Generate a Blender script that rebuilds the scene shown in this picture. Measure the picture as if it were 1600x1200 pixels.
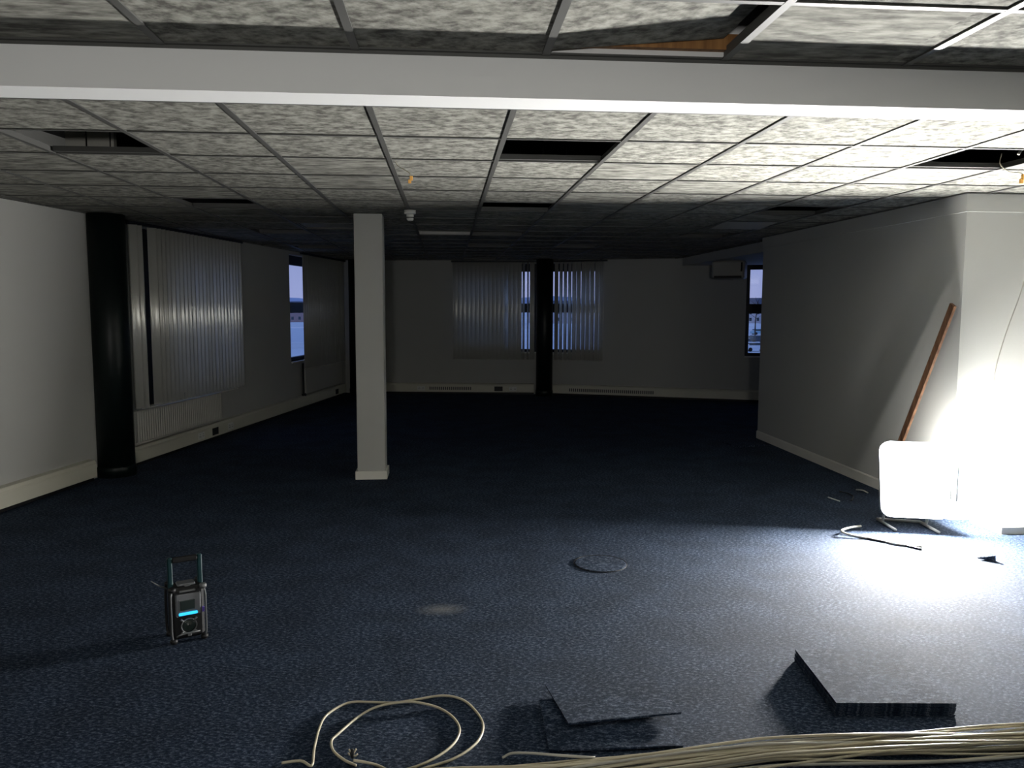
import bpy, bmesh, math, random
from mathutils import Vector, Matrix, Euler
import numpy as np
random.seed(7)
sc = bpy.context.scene
for o in list(bpy.data.objects): bpy.data.objects.remove(o)
C = sc.collection
PI = math.pi

# ------------------------------------------------------------------ camera
F_PX = 1247.62
YAW, PITCH, ROLL = .082, .0969, .0028
fw = Vector((math.sin(YAW)*math.cos(PITCH), math.cos(YAW)*math.cos(PITCH), -math.sin(PITCH)))
rt = Vector((math.cos(YAW), -math.sin(YAW), 0)); up = rt.cross(fw)
r2 = rt*math.cos(ROLL)+up*math.sin(ROLL); u2 = -rt*math.sin(ROLL)+up*math.cos(ROLL)
CAM = Vector((0, 0, 1.579))
cd = bpy.data.cameras.new('camera'); cam = bpy.data.objects.new('camera', cd); C.objects.link(cam)
cd.sensor_width = 36; cd.lens = 36*F_PX/1600; cd.clip_start = .05; cd.clip_end = 3000
m = Matrix((r2, u2, -fw)).transposed().to_4x4(); m.translation = CAM
cam.matrix_world = m
sc.camera = cam

# ------------------------------------------------------------------ world, exposure
sc.view_settings.view_transform = 'Standard'; sc.view_settings.look = 'None'
sc.view_settings.gamma = 1; sc.view_settings.use_curve_mapping = False
sc.view_settings.exposure = 0.0
w = bpy.data.worlds.new('dusk_sky'); sc.world = w; w.use_nodes = True
nt = w.node_tree; nt.nodes.clear()
out = nt.nodes.new('ShaderNodeOutputWorld'); bg = nt.nodes.new('ShaderNodeBackground')
tc = nt.nodes.new('ShaderNodeTexCoord'); sp = nt.nodes.new('ShaderNodeSeparateXYZ'); cr = nt.nodes.new('ShaderNodeValToRGB')
nt.links.new(tc.outputs['Generated'], sp.inputs[0]); nt.links.new(sp.outputs['Z'], cr.inputs[0])
cr.color_ramp.elements[0].position = 0.0; cr.color_ramp.elements[0].color = (.42, .44, .72, 1)
cr.color_ramp.elements[1].position = .25; cr.color_ramp.elements[1].color = (.22, .34, .72, 1)
nt.links.new(cr.outputs[0], bg.inputs[0]); nt.links.new(bg.outputs[0], out.inputs[0])
bg.inputs[1].default_value = .95

# lamp held up behind the photographer: lights column, blinds, beam and left wall
ld = bpy.data.lights.new('torch_light', 'SPOT'); lo = bpy.data.objects.new('torch_light', ld); C.objects.link(lo)
ld.energy = 190; ld.color = (1.0, .985, .94); ld.spot_size = math.radians(86); ld.spot_blend = .9; ld.shadow_soft_size = .12
lo.location = (-.1, -1.6, 1.62)
lo.rotation_euler = (Vector((-1.6, 8, 1.75))-lo.location).to_track_quat('-Z', 'Y').to_euler()
LAMP_E = 5200.0      # radiance of the floodlight panel standing at the right-hand corner
LAMP_GLARE = 12.0  # glow of the surround that stands in for lens glare
LAMP_FILL = 1500.0    # glowing strip added at its right to brighten the wall corner

# ------------------------------------------------------------------ materials
def mat(name, col, rough=.6, spec=.4, metal=0., emit=None, es=0., bump=None, var=None, coat=0.):
    M = bpy.data.materials.new(name); M.use_nodes = True; n = M.node_tree; b = n.nodes['Principled BSDF']
    b.inputs['Base Color'].default_value = (*col, 1); b.inputs['Roughness'].default_value = rough
    b.inputs['Specular IOR Level'].default_value = spec; b.inputs['Metallic'].default_value = metal
    b.inputs['Coat Weight'].default_value = coat
    if emit: b.inputs['Emission Color'].default_value = (*emit, 1); b.inputs['Emission Strength'].default_value = es
    t = n.nodes.new('ShaderNodeTexCoord')
    vs, va = var if var else (6, .06)
    no = n.nodes.new('ShaderNodeTexNoise'); no.inputs['Scale'].default_value = vs; no.inputs['Detail'].default_value = 4
    n.links.new(t.outputs['Object'], no.inputs['Vector'])
    mx = n.nodes.new('ShaderNodeMix'); mx.data_type = 'RGBA'
    mx.inputs[6].default_value = (*[c*(1-va) for c in col], 1); mx.inputs[7].default_value = (*[min(1, c*(1+va)) for c in col], 1)
    n.links.new(no.outputs['Fac'], mx.inputs[0]); n.links.new(mx.outputs[2], b.inputs['Base Color'])
    if bump:
        n2 = n.nodes.new('ShaderNodeTexNoise'); n2.inputs['Scale'].default_value = bump[0]; n2.inputs['Detail'].default_value = 3
        n.links.new(t.outputs['Object'], n2.inputs['Vector'])
        bp = n.nodes.new('ShaderNodeBump'); bp.inputs['Strength'].default_value = bump[1]; bp.inputs['Distance'].default_value = bump[2]
        n.links.new(n2.outputs['Fac'], bp.inputs['Height']); n.links.new(bp.outputs[0], b.inputs['Normal'])
    return M

def carpet(name, light_patch=False):
    M = bpy.data.materials.new(name); M.use_nodes = True; n = M.node_tree; b = n.nodes['Principled BSDF']
    b.inputs['Roughness'].default_value = .95; b.inputs['Specular IOR Level'].default_value = .12
    t = n.nodes.new('ShaderNodeTexCoord')
    def noise(s, d=3, r=.6, vec=None):
        o = n.nodes.new('ShaderNodeTexNoise'); o.inputs['Scale'].default_value = s; o.inputs['Detail'].default_value = d
        o.inputs['Roughness'].default_value = r; n.links.new(vec or t.outputs['Object'], o.inputs['Vector']); return o
    mp = n.nodes.new('ShaderNodeMapping'); mp.inputs['Scale'].default_value = (1, 1.7, 1); mp.inputs['Rotation'].default_value = (0, 0, .5)
    n.links.new(t.outputs['Object'], mp.inputs[0])
    a = noise(52, 4, .8, mp.outputs[0]); c = noise(3.2, 2)
    rp = n.nodes.new('ShaderNodeValToRGB'); e = rp.color_ramp.elements
    e[0].position = .40; e[0].color = (.0035, .009, .022, 1); e[1].position = .66; e[1].color = (.115, .140, .185, 1)
    e2 = e.new(.52); e2.color = (.018, .030, .055, 1)
    n.links.new(a.outputs['Fac'], rp.inputs[0])
    mx = n.nodes.new('ShaderNodeMix'); mx.data_type = 'RGBA'; mx.blend_type = 'MULTIPLY'; mx.inputs[0].default_value = 1
    r2_ = n.nodes.new('ShaderNodeValToRGB'); r2_.color_ramp.elements[0].color = (.8, .8, .8, 1); r2_.color_ramp.elements[1].color = (1.15, 1.15, 1.15, 1)
    r2_.color_ramp.elements[0].position = .35; r2_.color_ramp.elements[1].position = .65
    n.links.new(c.outputs['Fac'], r2_.inputs[0]); n.links.new(rp.outputs[0], mx.inputs[6]); n.links.new(r2_.outputs[0], mx.inputs[7])
    colr = mx.outputs[2]
    if light_patch:     # a faint patch of lamplight, painted pale into the pile colour
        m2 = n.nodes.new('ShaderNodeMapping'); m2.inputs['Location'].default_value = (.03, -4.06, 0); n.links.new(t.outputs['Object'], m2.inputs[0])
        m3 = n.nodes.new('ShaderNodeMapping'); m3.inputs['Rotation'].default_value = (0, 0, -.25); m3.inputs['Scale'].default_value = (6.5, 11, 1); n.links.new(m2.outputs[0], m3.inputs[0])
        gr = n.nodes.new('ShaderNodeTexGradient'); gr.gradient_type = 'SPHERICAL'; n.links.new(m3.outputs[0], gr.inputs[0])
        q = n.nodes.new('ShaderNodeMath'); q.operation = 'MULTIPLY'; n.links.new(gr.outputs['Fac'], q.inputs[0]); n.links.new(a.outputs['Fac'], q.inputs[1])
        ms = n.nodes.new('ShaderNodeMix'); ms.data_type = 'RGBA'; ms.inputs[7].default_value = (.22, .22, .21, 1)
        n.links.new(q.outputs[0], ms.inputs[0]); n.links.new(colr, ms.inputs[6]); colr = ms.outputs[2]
    n.links.new(colr, b.inputs['Base Color'])
    bp = n.nodes.new('ShaderNodeBump'); bp.inputs['Strength'].default_value = .8; bp.inputs['Distance'].default_value = .004
    n.links.new(a.outputs['Fac'], bp.inputs['Height']); n.links.new(bp.outputs[0], b.inputs['Normal'])
    return M

def tilemat(name):
    M = bpy.data.materials.new(name); M.use_nodes = True; n = M.node_tree; b = n.nodes['Principled BSDF']
    b.inputs['Roughness'].default_value = .9; b.inputs['Specular IOR Level'].default_value = .1
    t = n.nodes.new('ShaderNodeTexCoord')
    # which way the fissures run is chosen tile by tile
    ad = n.nodes.new('ShaderNodeVectorMath'); ad.operation = 'ADD'; ad.inputs[1].default_value = (.3141, -4.0184, 0)
    n.links.new(t.outputs['Object'], ad.inputs[0])
    dv = n.nodes.new('ShaderNodeVectorMath'); dv.operation = 'SCALE'; dv.inputs['Scale'].default_value = 1/.6
    n.links.new(ad.outputs[0], dv.inputs[0])
    fl = n.nodes.new('ShaderNodeVectorMath'); fl.operation = 'FLOOR'; n.links.new(dv.outputs[0], fl.inputs[0])
    sz = n.nodes.new('ShaderNodeVectorMath'); sz.operation = 'MULTIPLY'; sz.inputs[1].default_value = (1, 1, 0); n.links.new(fl.outputs[0], sz.inputs[0])
    wn = n.nodes.new('ShaderNodeTexWhiteNoise'); wn.noise_dimensions = '3D'; n.links.new(sz.outputs[0], wn.inputs['Vector'])
    def nz(rot, scl):
        mp = n.nodes.new('ShaderNodeMapping'); mp.inputs['Scale'].default_value = scl; mp.inputs['Rotation'].default_value = (0, 0, rot)
        n.links.new(t.outputs['Object'], mp.inputs[0])
        o = n.nodes.new('ShaderNodeTexNoise'); o.inputs['Scale'].default_value = 21; o.inputs['Detail'].default_value = 6; o.inputs['Roughness'].default_value = .62
        n.links.new(mp.outputs[0], o.inputs['Vector']); return o
    A = nz(0, (.35, 1.2, 1)); B = nz(.5, (.9, 1.15, 1))
    st = n.nodes.new('ShaderNodeMath'); st.operation = 'GREATER_THAN'; st.inputs[1].default_value = .72
    n.links.new(wn.outputs['Value'], st.inputs[0])
    mf = n.nodes.new('ShaderNodeMix'); mf.data_type = 'FLOAT'
    n.links.new(st.outputs[0], mf.inputs[0]); n.links.new(B.outputs['Fac'], mf.inputs[2]); n.links.new(A.outputs['Fac'], mf.inputs[3])
    rp = n.nodes.new('ShaderNodeValToRGB'); e = rp.color_ramp.elements
    e[0].position = .37; e[0].color = (.095, .092, .082, 1); e[1].position = .64; e[1].color = (.32, .318, .28, 1)
    n.links.new(mf.outputs[0], rp.inputs[0]); n.links.new(rp.outputs[0], b.inputs['Base Color'])
    bp = n.nodes.new('ShaderNodeBump'); bp.inputs['Strength'].default_value = .35; bp.inputs['Distance'].default_value = .003
    n.links.new(mf.outputs[0], bp.inputs['Height']); n.links.new(bp.outputs[0], b.inputs['Normal'])
    return M

def glassmat():
    M = bpy.data.materials.new('window_glass'); M.use_nodes = True; n = M.node_tree; n.nodes.clear()
    o = n.nodes.new('ShaderNodeOutputMaterial'); tr = n.nodes.new('ShaderNodeBsdfTransparent'); gl = n.nodes.new('ShaderNodeBsdfGlossy')
    gl.inputs['Roughness'].default_value = .03; tr.inputs[0].default_value = (.9, .94, .98, 1)
    mx = n.nodes.new('ShaderNodeMixShader'); mx.inputs[0].default_value = .05
    n.links.new(tr.outputs[0], mx.inputs[1]); n.links.new(gl.outputs[0], mx.inputs[2]); n.links.new(mx.outputs[0], o.inputs[0])
    return M

def woodmat(name, a, b_):
    M = bpy.data.materials.new(name); M.use_nodes = True; n = M.node_tree; b = n.nodes['Principled BSDF']; b.inputs['Roughness'].default_value = .6
    t = n.nodes.new('ShaderNodeTexCoord'); mp = n.nodes.new('ShaderNodeMapping'); mp.inputs['Scale'].default_value = (14, 14, 1.4)
    no = n.nodes.new('ShaderNodeTexNoise'); no.inputs['Scale'].default_value = 3; no.inputs['Detail'].default_value = 6
    rp = n.nodes.new('ShaderNodeValToRGB'); rp.color_ramp.elements[0].color = (*a, 1); rp.color_ramp.elements[1].color = (*b_, 1)
    rp.color_ramp.elements[0].position = .35; rp.color_ramp.elements[1].position = .65
    n.links.new(t.outputs['Object'], mp.inputs[0]); n.links.new(mp.outputs[0], no.inputs['Vector']); n.links.new(no.outputs['Fac'], rp.inputs[0]); n.links.new(rp.outputs[0], b.inputs['Base Color'])
    return M

M = dict(
    wall=mat('white_wall_paint', (.43, .43, .405), .75, .25, bump=(120, .08, .002), var=(1.2, .03)),
    beam=mat('beam_paint', (.74, .74, .735), .7, .25, var=(1.5, .02)),
    trunk=mat('cream_plastic', (.62, .60, .50), .45, .4, var=(2, .04)),
    skirt=mat('skirting_paint', (.72, .70, .64), .4, .4),
    column=mat('black_green_gloss_paint', (.003, .007, .0065), .38, .25),
    frame=mat('black_window_frame', (.008, .010, .016), .5, .3),
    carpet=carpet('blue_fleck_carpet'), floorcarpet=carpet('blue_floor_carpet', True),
    tile=tilemat('fissured_ceiling_tile'),
    grid=mat('grey_grid_metal', (.075, .075, .07), .5, .4),
    gridlight=mat('pale_grid_metal', (.085, .085, .08), .5, .4),
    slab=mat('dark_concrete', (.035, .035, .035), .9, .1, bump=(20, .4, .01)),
    duct=mat('pale_board', (.42, .41, .37), .8, .2),
    slat=mat('grey_blind_fabric', (.86, .85, .78), .34, .8, metal=.42, var=(3, .06)),
    rad=mat('radiator_enamel', (.46, .45, .41), .4, .4),
    dark=mat('matt_black_plastic', (.008, .008, .009), .5, .3),
    glass=glassmat(),
    cable=mat('tan_cable_sheath', (.42, .38, .28), .38, .45, var=(8, .1)),
    cable2=mat('grey_cable_sheath', (.34, .33, .29), .4, .45, var=(8, .1)),
    wood=woodmat('brown_stained_wood', (.10, .045, .022), (.24, .12, .06)),
    batten=woodmat('orange_batten', (.20, .085, .02), (.36, .17, .05)),
    white=mat('white_plastic', (.7, .7, .66), .4, .4),
    ac=mat('aircon_plastic', (.34, .33, .30), .5, .3),
    red=mat('dark_red_plastic', (.22, .02, .02), .4, .4),
    brass=mat('brass_terminal', (.85, .45, .12), .3, .5, metal=.6),
    teal=mat('teal_rubber', (.002, .026, .031), .45, .4),
    silver=mat('silver_plastic', (.15, .155, .16), .28, .6, metal=.4),
    greyp=mat('grey_radio_face', (.13, .135, .145), .35, .5),
    lcd=mat('lcd_glass', (.02, .028, .026), .12, .6),
    cyan=mat('lit_cyan_buttons', (.05, .4, .5), .4, .3, emit=(.03, .55, 1.0), es=1.1),
    purple=mat('violet_plastic', (.10, .06, .35), .4, .4),
    lampbody=mat('lamp_housing', (.5, .5, .48), .4, .4),
    panel=mat('lit_lamp_panel', (.9, .9, .9), .4, .2, emit=(1, .985, .95), es=LAMP_E),
    lampglare=mat('lamp_glare_glow', (.9, .9, .9), .4, .2, emit=(.93, .95, 1.0), es=LAMP_GLARE),
    lampfill=mat('added_fill_glow', (.9, .9, .9), .4, .2, emit=(1, .985, .95), es=LAMP_FILL),
    snow=mat('trodden_snow', (.82, .80, .80), .9, .1, var=(.05, .3)),
    hill=mat('distant_hill', (.42, .46, .60), .95, .05, var=(.01, .3)),
    brick=mat('pinkish_brick', (.42, .28, .26), .9, .1, var=(.4, .2)),
    render=mat('pale_render', (.6, .55, .55), .9, .1, var=(.4, .1)),
    slate=mat('slate_roof', (.10, .11, .15), .7, .2),
    carw=mat('white_car_paint', (.75, .80, .85), .2, .6), carb=mat('pale_blue_car_paint', (.30, .50, .58), .2, .6), card=mat('dark_car_paint', (.03, .05, .07), .2, .6),
    tyre=mat('tyre_rubber', (.01, .01, .01), .8, .2), carglass=mat('car_glass', (.02, .04, .05), .05, .8),
    bark=mat('bare_bark', (.05, .035, .03), .9, .1),
)

# ------------------------------------------------------------------ mesh helpers
class MB:
    def __init__(s): s.v = []; s.f = []; s.sm = []
    def add(s, vs, fs, smooth=False):
        k = len(s.v); s.v += [Vector(v) for v in vs]; s.f += [tuple(i+k for i in f) for f in fs]; s.sm += [smooth]*len(fs); return s
    def box(s, a, b, M_=None):
        (x0, y0, z0), (x1, y1, z1) = a, b
        vs = [Vector(p) for p in ((x0, y0, z0), (x1, y0, z0), (x1, y1, z0), (x0, y1, z0), (x0, y0, z1), (x1, y0, z1), (x1, y1, z1), (x0, y1, z1))]
        if M_ is not None: vs = [M_ @ v for v in vs]
        return s.add(vs, [(0, 3, 2, 1), (4, 5, 6, 7), (0, 1, 5, 4), (1, 2, 6, 5), (2, 3, 7, 6), (3, 0, 4, 7)])
    def cbox(s, a, b, c, M_=None):
        """box with its vertical and horizontal edges chamfered by c"""
        (x0, y0, z0), (x1, y1, z1) = a, b
        def ring(z, d):
            return [(x0+c+d, y0+d, z), (x1-c-d, y0+d, z), (x1-d, y0+c+d, z), (x1-d, y1-c-d, z), (x1-c-d, y1-d, z), (x0+c+d, y1-d, z), (x0+d, y1-c-d, z), (x0+d, y0+c+d, z)]
        R_ = ring(z0, c*.8)+ring(z0+c, 0)+ring(z1-c, 0)+ring(z1, c*.8)
        vs = [Vector(p) for p in R_]
        if M_ is not None: vs = [M_ @ v for v in vs]
        fs = [tuple(range(7, -1, -1)), tuple(range(24, 32))]
        for l in range(3):
            for i in range(8): j = (i+1) % 8; fs.append((l*8+i, l*8+j, l*8+8+j, l*8+8+i))
        return s.add(vs, fs)
    def prism(s, poly, z0, z1, M_=None):
        n = len(poly); vs = [Vector((x, y, z0)) for x, y in poly]+[Vector((x, y, z1)) for x, y in poly]
        if M_ is not None: vs = [M_ @ v for v in vs]
        return s.add(vs, [tuple(range(n-1, -1, -1)), tuple(range(n, 2*n))]+[(i, (i+1) % n, n+(i+1) % n, n+i) for i in range(n)])
    def lathe(s, prof, c=(0, 0, 0), n=24, M_=None):
        vs = []; fs = []
        for r, z in prof:
            for i in range(n): a = 2*PI*i/n; vs.append(Vector((c[0]+r*math.cos(a), c[1]+r*math.sin(a), c[2]+z)))
        for k in range(len(prof)-1):
            for i in range(n): j = (i+1) % n; fs.append((k*n+i, k*n+j, (k+1)*n+j, (k+1)*n+i))
        fs.append(tuple(range(n-1, -1, -1))); fs.append(tuple((len(prof)-1)*n+i for i in range(n)))
        if M_ is not None: vs = [M_ @ v for v in vs]
        k = len(s.f); s.add(vs, fs, True); s.sm[-1] = s.sm[-2] = False; return s
    def tube(s, pts, r, n=8, closed=False):
        pts = [Vector(p) for p in pts]; N = len(pts); vs = []; fs = []
        pr = None
        for i, p in enumerate(pts):
            if closed: t = pts[(i+1) % N]-pts[i-1]
            else: t = pts[min(i+1, N-1)]-pts[max(i-1, 0)]
            t.normalize()
            if pr is None:
                a = Vector((0, 0, 1)) if abs(t.z) < .9 else Vector((1, 0, 0)); pr = t.cross(a).normalized()
            pr = (pr-t*pr.dot(t)).normalized(); q = t.cross(pr)
            rr = r[i] if isinstance(r, (list, tuple)) else r
            for k in range(n): a = 2*PI*k/n; vs.append(p+(pr*math.cos(a)+q*math.sin(a))*rr)
        for i in range(N if closed else N-1):
            for k in range(n):
                l = (k+1) % n; j = (i+1) % N; fs.append((i*n+k, i*n+l, j*n+l, j*n+k))
        if not closed: fs.append(tuple(range(n-1, -1, -1))); fs.append(tuple((N-1)*n+k for k in range(n)))
        return s.add(vs, fs, True)

def spline(P, k=8):
    P = [Vector(p) for p in P]; Q = [P[0]*2-P[1]]+P+[P[-1]*2-P[-2]]; o = []
    for i in range(1, len(Q)-2):
        a, b, c, d = Q[i-1:i+3]
        for j in range(k):
            t = j/k; o.append(.5*((2*b)+(c-a)*t+(2*a-5*b+4*c-d)*t*t+(3*b-a-3*c+d)*t**3))
    o.append(P[-1]); return o

def obj(name, mb, m_, parent=None, kind=None, origin=None):
    """links one mesh object; vertices are given in the frame of the place, and made relative to the thing's base"""
    base = Vector(origin) if origin is not None else Vector((0, 0, 0))
    if parent is not None:
        q = parent; base = Vector((0, 0, 0))
        while q is not None: base += q.location; q = q.parent
    me = bpy.data.meshes.new(name); me.from_pydata([tuple(v-base) for v in mb.v], [], mb.f); me.materials.append(m_)
    me.polygons.foreach_set('use_smooth', mb.sm); me.update(); me.validate()
    bm = bmesh.new(); bm.from_mesh(me); bmesh.ops.recalc_face_normals(bm, faces=bm.faces[:]); bm.to_mesh(me); bm.free()
    o = bpy.data.objects.new(name, me); C.objects.link(o)
    if parent is not None: o.parent = parent
    elif origin is not None: o.location = base
    if kind: o['kind'] = kind
    return o
def tag(o, label, cat, group=None):
    o['label'] = label; o['category'] = cat
    if group: o['group'] = group
    return o
def thing(name, label, cat, loc=(0, 0, 0), group=None):
    o = bpy.data.objects.new(name, None); o.empty_display_size = .05; C.objects.link(o); o.location = loc
    return tag(o, label, cat, group)
def struct(name, mb, m_): return obj(name, mb, m_, kind='structure')

# ------------------------------------------------------------------ plan of the room
H = 2.4
def XL(y): return -3.40+.19*(y-6.5)              # inner face of left wall
PL0 = Vector((XL(-4.5), -4.5)); PL1 = Vector((XL(14.72), 14.72))
PB0 = PL1.copy(); PB1 = Vector((1.73, 14.26)); PR1 = Vector((6.6, 12.35))
class Run:
    """a straight stretch of wall: s along it, d into the room"""
    def __init__(s, A, B, inward):
        s.A = A; s.t = (B-A).normalized(); s.L = (B-A).length; n = Vector((-s.t.y, s.t.x)); s.n = n if n.dot(inward) > 0 else -n
        s.M = Matrix(((s.t.x, s.n.x, 0, A.x), (s.t.y, s.n.y, 0, A.y), (0, 0, 1, 0), (0, 0, 0, 1)))
        s.rot = math.atan2(s.t.y, s.t.x)
        s.flip = s.t.cross(s.n) < 0
    def s_at_y(s, y): return (y-s.A.y)/s.t.y
    def s_at_x(s, x): return (x-s.A.x)/s.t.x
    def p(s, a, d, z): v = s.A+s.t*a+s.n*d; return Vector((v.x, v.y, z))
RL = Run(PL0, PL1, Vector((1, 0))); RB = Run(PB0, PB1, Vector((0, -1))); RR = Run(PB1, PR1, Vector((0, -1)))
T = .28
def wall(name, run, ops, s0=None, s1=None, m_=None):
    mb = MB(); s0 = 0 if s0 is None else s0; s1 = run.L if s1 is None else s1; x = s0
    for a, b, z0, z1 in sorted(ops):
        mb.box((x, -T, 0), (a, 0, 3.0), run.M); mb.box((a, -T, 0), (b, 0, z0), run.M); mb.box((a, -T, z1), (b, 0, 3.0), run.M); x = b
    mb.box((x, -T, 0), (s1, 0, 3.0), run.M)
    return struct(name, mb, m_ or M['wall'])
W1 = (RL.s_at_y(8.27), RL.s_at_y(10.35), .55, 2.36)
W2 = (RL.s_at_y(12.18), RL.s_at_y(14.5), .74, 2.34)
W3 = (RB.s_at_x(.20), RB.s_at_x(1.62), .76, 2.34)
W4 = (RR.s_at_x(1.80), RR.s_at_x(2.70), .76, 2.34)
W5 = (RR.s_at_x(4.97), RR.s_at_x(5.95), .76, 2.36)
wall('wall_left', RL, [W1, W2], s0=0, s1=RL.L+.3)
wall('wall_back_left', RB, [W3], s0=-.3)
wall('wall_back_right', RR, [W4, W5])
# block of rooms on the right
mb = MB(); mb.box((3.75, 5.57, 0), (3.90, 9.30, H)); struct('wall_right', mb, M['wall'])
mb = MB(); mb.box((3.9, 5.57, 0), (5.6, 5.72, H)); struct('wall_right_front', mb, M['wall'])
mb = MB(); mb.box((3.9, 9.15, 0), (6.6, 9.30, H)); struct('wall_right_rear', mb, M['wall'])
mb = MB(); mb.box((6.6, 9.15, 0), (6.75, 12.9, 3)); struct('wall_side', mb, M['wall'])
mb = MB(); mb.box((5.6, -4.5, 0), (5.75, 9.15, 3)); struct('wall_outer', mb, M['wall'])
mb = MB(); mb.box((XL(-4.5)-.3, -4.65, 0), (5.75, -4.5, 3)); struct('wall_rear', mb, M['wall'])
# lining band above the lip on the right block
mb = MB(); mb.box((3.735, 5.555, 2.268), (3.75, 9.30, H)); mb.box((3.75, 5.555, 2.268), (5.6, 5.57, H))
struct('trim_1', mb, M['wall'])
mb = MB()
mb.box((3.736, 5.556, 0), (3.75, 9.30, .085)); mb.box((3.75, 5.556, 0), (5.6, 5.57, .085)); mb.box((3.742, 5.56, .085), (3.75, 9.3, .092))
struct('baseboard_right', mb, M['skirt'])
# bulkhead running back from the block along the right
mb = MB(); mb.box((3.98, 9.30, 2.27), (6.6, 12.2, H)); mb.prism([(3.98, 12.2), (6.6, 12.2), (6.6, 12.3), (3.98, 13.33)], 2.27, H)
struct('wall_bulkhead', mb, M['wall'])
# floor and slab above
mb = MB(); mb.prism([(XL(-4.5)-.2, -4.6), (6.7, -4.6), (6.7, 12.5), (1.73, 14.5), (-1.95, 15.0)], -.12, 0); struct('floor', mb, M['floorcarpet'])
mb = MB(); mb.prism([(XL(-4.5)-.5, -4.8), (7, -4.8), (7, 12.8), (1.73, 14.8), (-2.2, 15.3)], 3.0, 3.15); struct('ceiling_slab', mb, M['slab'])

# beam crossing the room
mb = MB(); mb.box((-5.2, 2.695, 2.261), (5.6, 2.845, 2.75))
mb.v = [Vector((max(v.x, XL(v.y)) if v.x < 0 else v.x, v.y, v.z)) for v in mb.v]
struct('trim_2', mb, M['beam'])
mb = MB(); mb.box((-4.1, 2.673, 2.398), (5.6, 2.695, 2.403)); mb.box((-4.1, 2.691, 2.388), (5.6, 2.695, 2.398))
struct('trim_3', mb, M['grid'])

# ------------------------------------------------------------------ suspended ceiling
GX, GY, G = -.3141, 4.0184, .6
def half(A, B, keep):
    n = Vector((-(B-A).y, (B-A).x)); s = 1 if n.dot(keep-A) > 0 else -1
    return (A.copy(), n*s)
HP = [half(PL0, PL1, Vector((0, 0))), half(PB0, PB1, Vector((0, 0))), half(PB1, PR1, Vector((0, 0))), (Vector((6.6, 0)), Vector((-1, 0)))]
def clip(poly):
    for A, n in HP:
        o = []
        for i in range(len(poly)):
            a, b = poly[i], poly[(i+1) % len(poly)]; da, db = (a-A).dot(n), (b-A).dot(n)
            if da >= 0: o.append(a)
            if (da >= 0) != (db >= 0): o.append(a+(b-a)*(da/(da-db)))
        poly = o
        if len(poly) < 3: return []
    return poly
HOLES = {(-3, 0), (1, 0), (5, 0), (-3, 4), (1, 4), (5, 4), (-3, 8), (0, 8), (1, 8), (5, 8), (-3, 12), (1, 11), (3, 11), (1, 16)}
LIGHTS = {(-2, 7), (5, 6)}
mb = MB()
tz = 2.403
for i in range(-9, 13):
    for j in range(-3, 20):
        if (i, j) in HOLES or (i, j) in LIGHTS: continue
        y0 = max(GY+G*j, 2.845); y1 = GY+G*(j+1)
        if y1 <= y0+.01: continue
        x0 = GX+G*i; pl = clip([Vector((x0, y0)), Vector((x0+G, y0)), Vector((x0+G, y1)), Vector((x0, y1))])
        if pl: mb.prism([(p.x, p.y) for p in pl], tz, tz+.016)
FXL = [-.89-.612*k for k in range(8, 0, -1)]+[-.89, -.286, .328, .928, 1.56]+[1.56+.612*k for k in range(1, 8)]
FYL = [2.185-.6*k for k in range(11, -1, -1)]
for a, b in zip(FXL[:-1], FXL[1:]):
    for c, d in zip([-4.5]+FYL, FYL+[2.69]):
        if a == .328 and d == 2.69: continue
        if a > 5.5: continue
        pl = clip([Vector((a, c)), Vector((min(b, 5.6), c)), Vector((min(b, 5.6), d)), Vector((a, d))])
        if pl: mb.prism([(p.x, p.y) for p in pl], tz, tz+.016)
struct('ceiling', mb, M['tile'])
# grid bars: T section (flange 24 mm wide, web 36 mm high)
def yend(x):
    y = 14.7
    for A, n in HP[1:3]:
        if abs(n.y) > 1e-6:
            yy = A.y-(x-A.x)*n.x/n.y; y = min(y, yy)
    return y
mb = MB(); mw = MB()
for i in range(-8, 13):
    x = GX+G*i
    if x > 6.55: continue
    y0 = 2.845; y1 = yend(x)
    if XL(y1) > x: y1 = 6.5+(x+3.40)/.19
    if y1 < y0+.1: continue
    mb.box((x-.013, y0, 2.396), (x+.013, y1, 2.401)); mw.box((x-.0015, y0, 2.401), (x+.0015, y1, 2.430))
for j in range(-1, 18):
    y = GY+G*j; xe = 6.6
    if y > 14.26: xe = 1.73
    elif y > 12.35: xe = 1.73+(14.26-y)*(6.6-1.73)/(14.26-12.35)
    mb.box((XL(y), y-.009, 2.397), (xe, y+.009, 2.4015)); mw.box((XL(y), y-.0015, 2.4015), (xe, y+.0015, 2.436))
for x in FXL:
    if x > 5.6: continue
    y0 = max(-4.5, 6.5+(x+3.40)/.19) if x < XL(-4.5) else -4.5
    mb.box((x-.013, -4.5 if x > XL(-4.5) else -1, 2.396), (x+.013, 2.69, 2.401)); mw.box((x-.0015, -1, 2.401), (x+.0015, 2.69, 2.438))
for y in FYL:
    mb.box((XL(y), y-.011, 2.397), (5.6, y+.011, 2.4015)); mw.box((XL(y), y-.0015, 2.4015), (5.6, y+.0015, 2.436))
struct('trim_4', mb, M['grid'])
struct('trim_5', mw, M['gridlight'])
# wall angle round the edge
mb = MB(); mb.box((0, 0, 2.392), (RL.L, .02, 2.397), RL.M); mb.box((0, 0, 2.392), (RB.L, .02, 2.397), RB.M); mb.box((0, 0, 2.392), (RR.s_at_x(3.98), .02, 2.397), RR.M)
mb.box((3.715, 5.535, 2.392), (3.735, 9.3, 2.397)); mb.box((3.735, 5.535, 2.392), (5.6, 5.555, 2.397))
struct('trim_6', mb, M['grid'])

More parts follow.
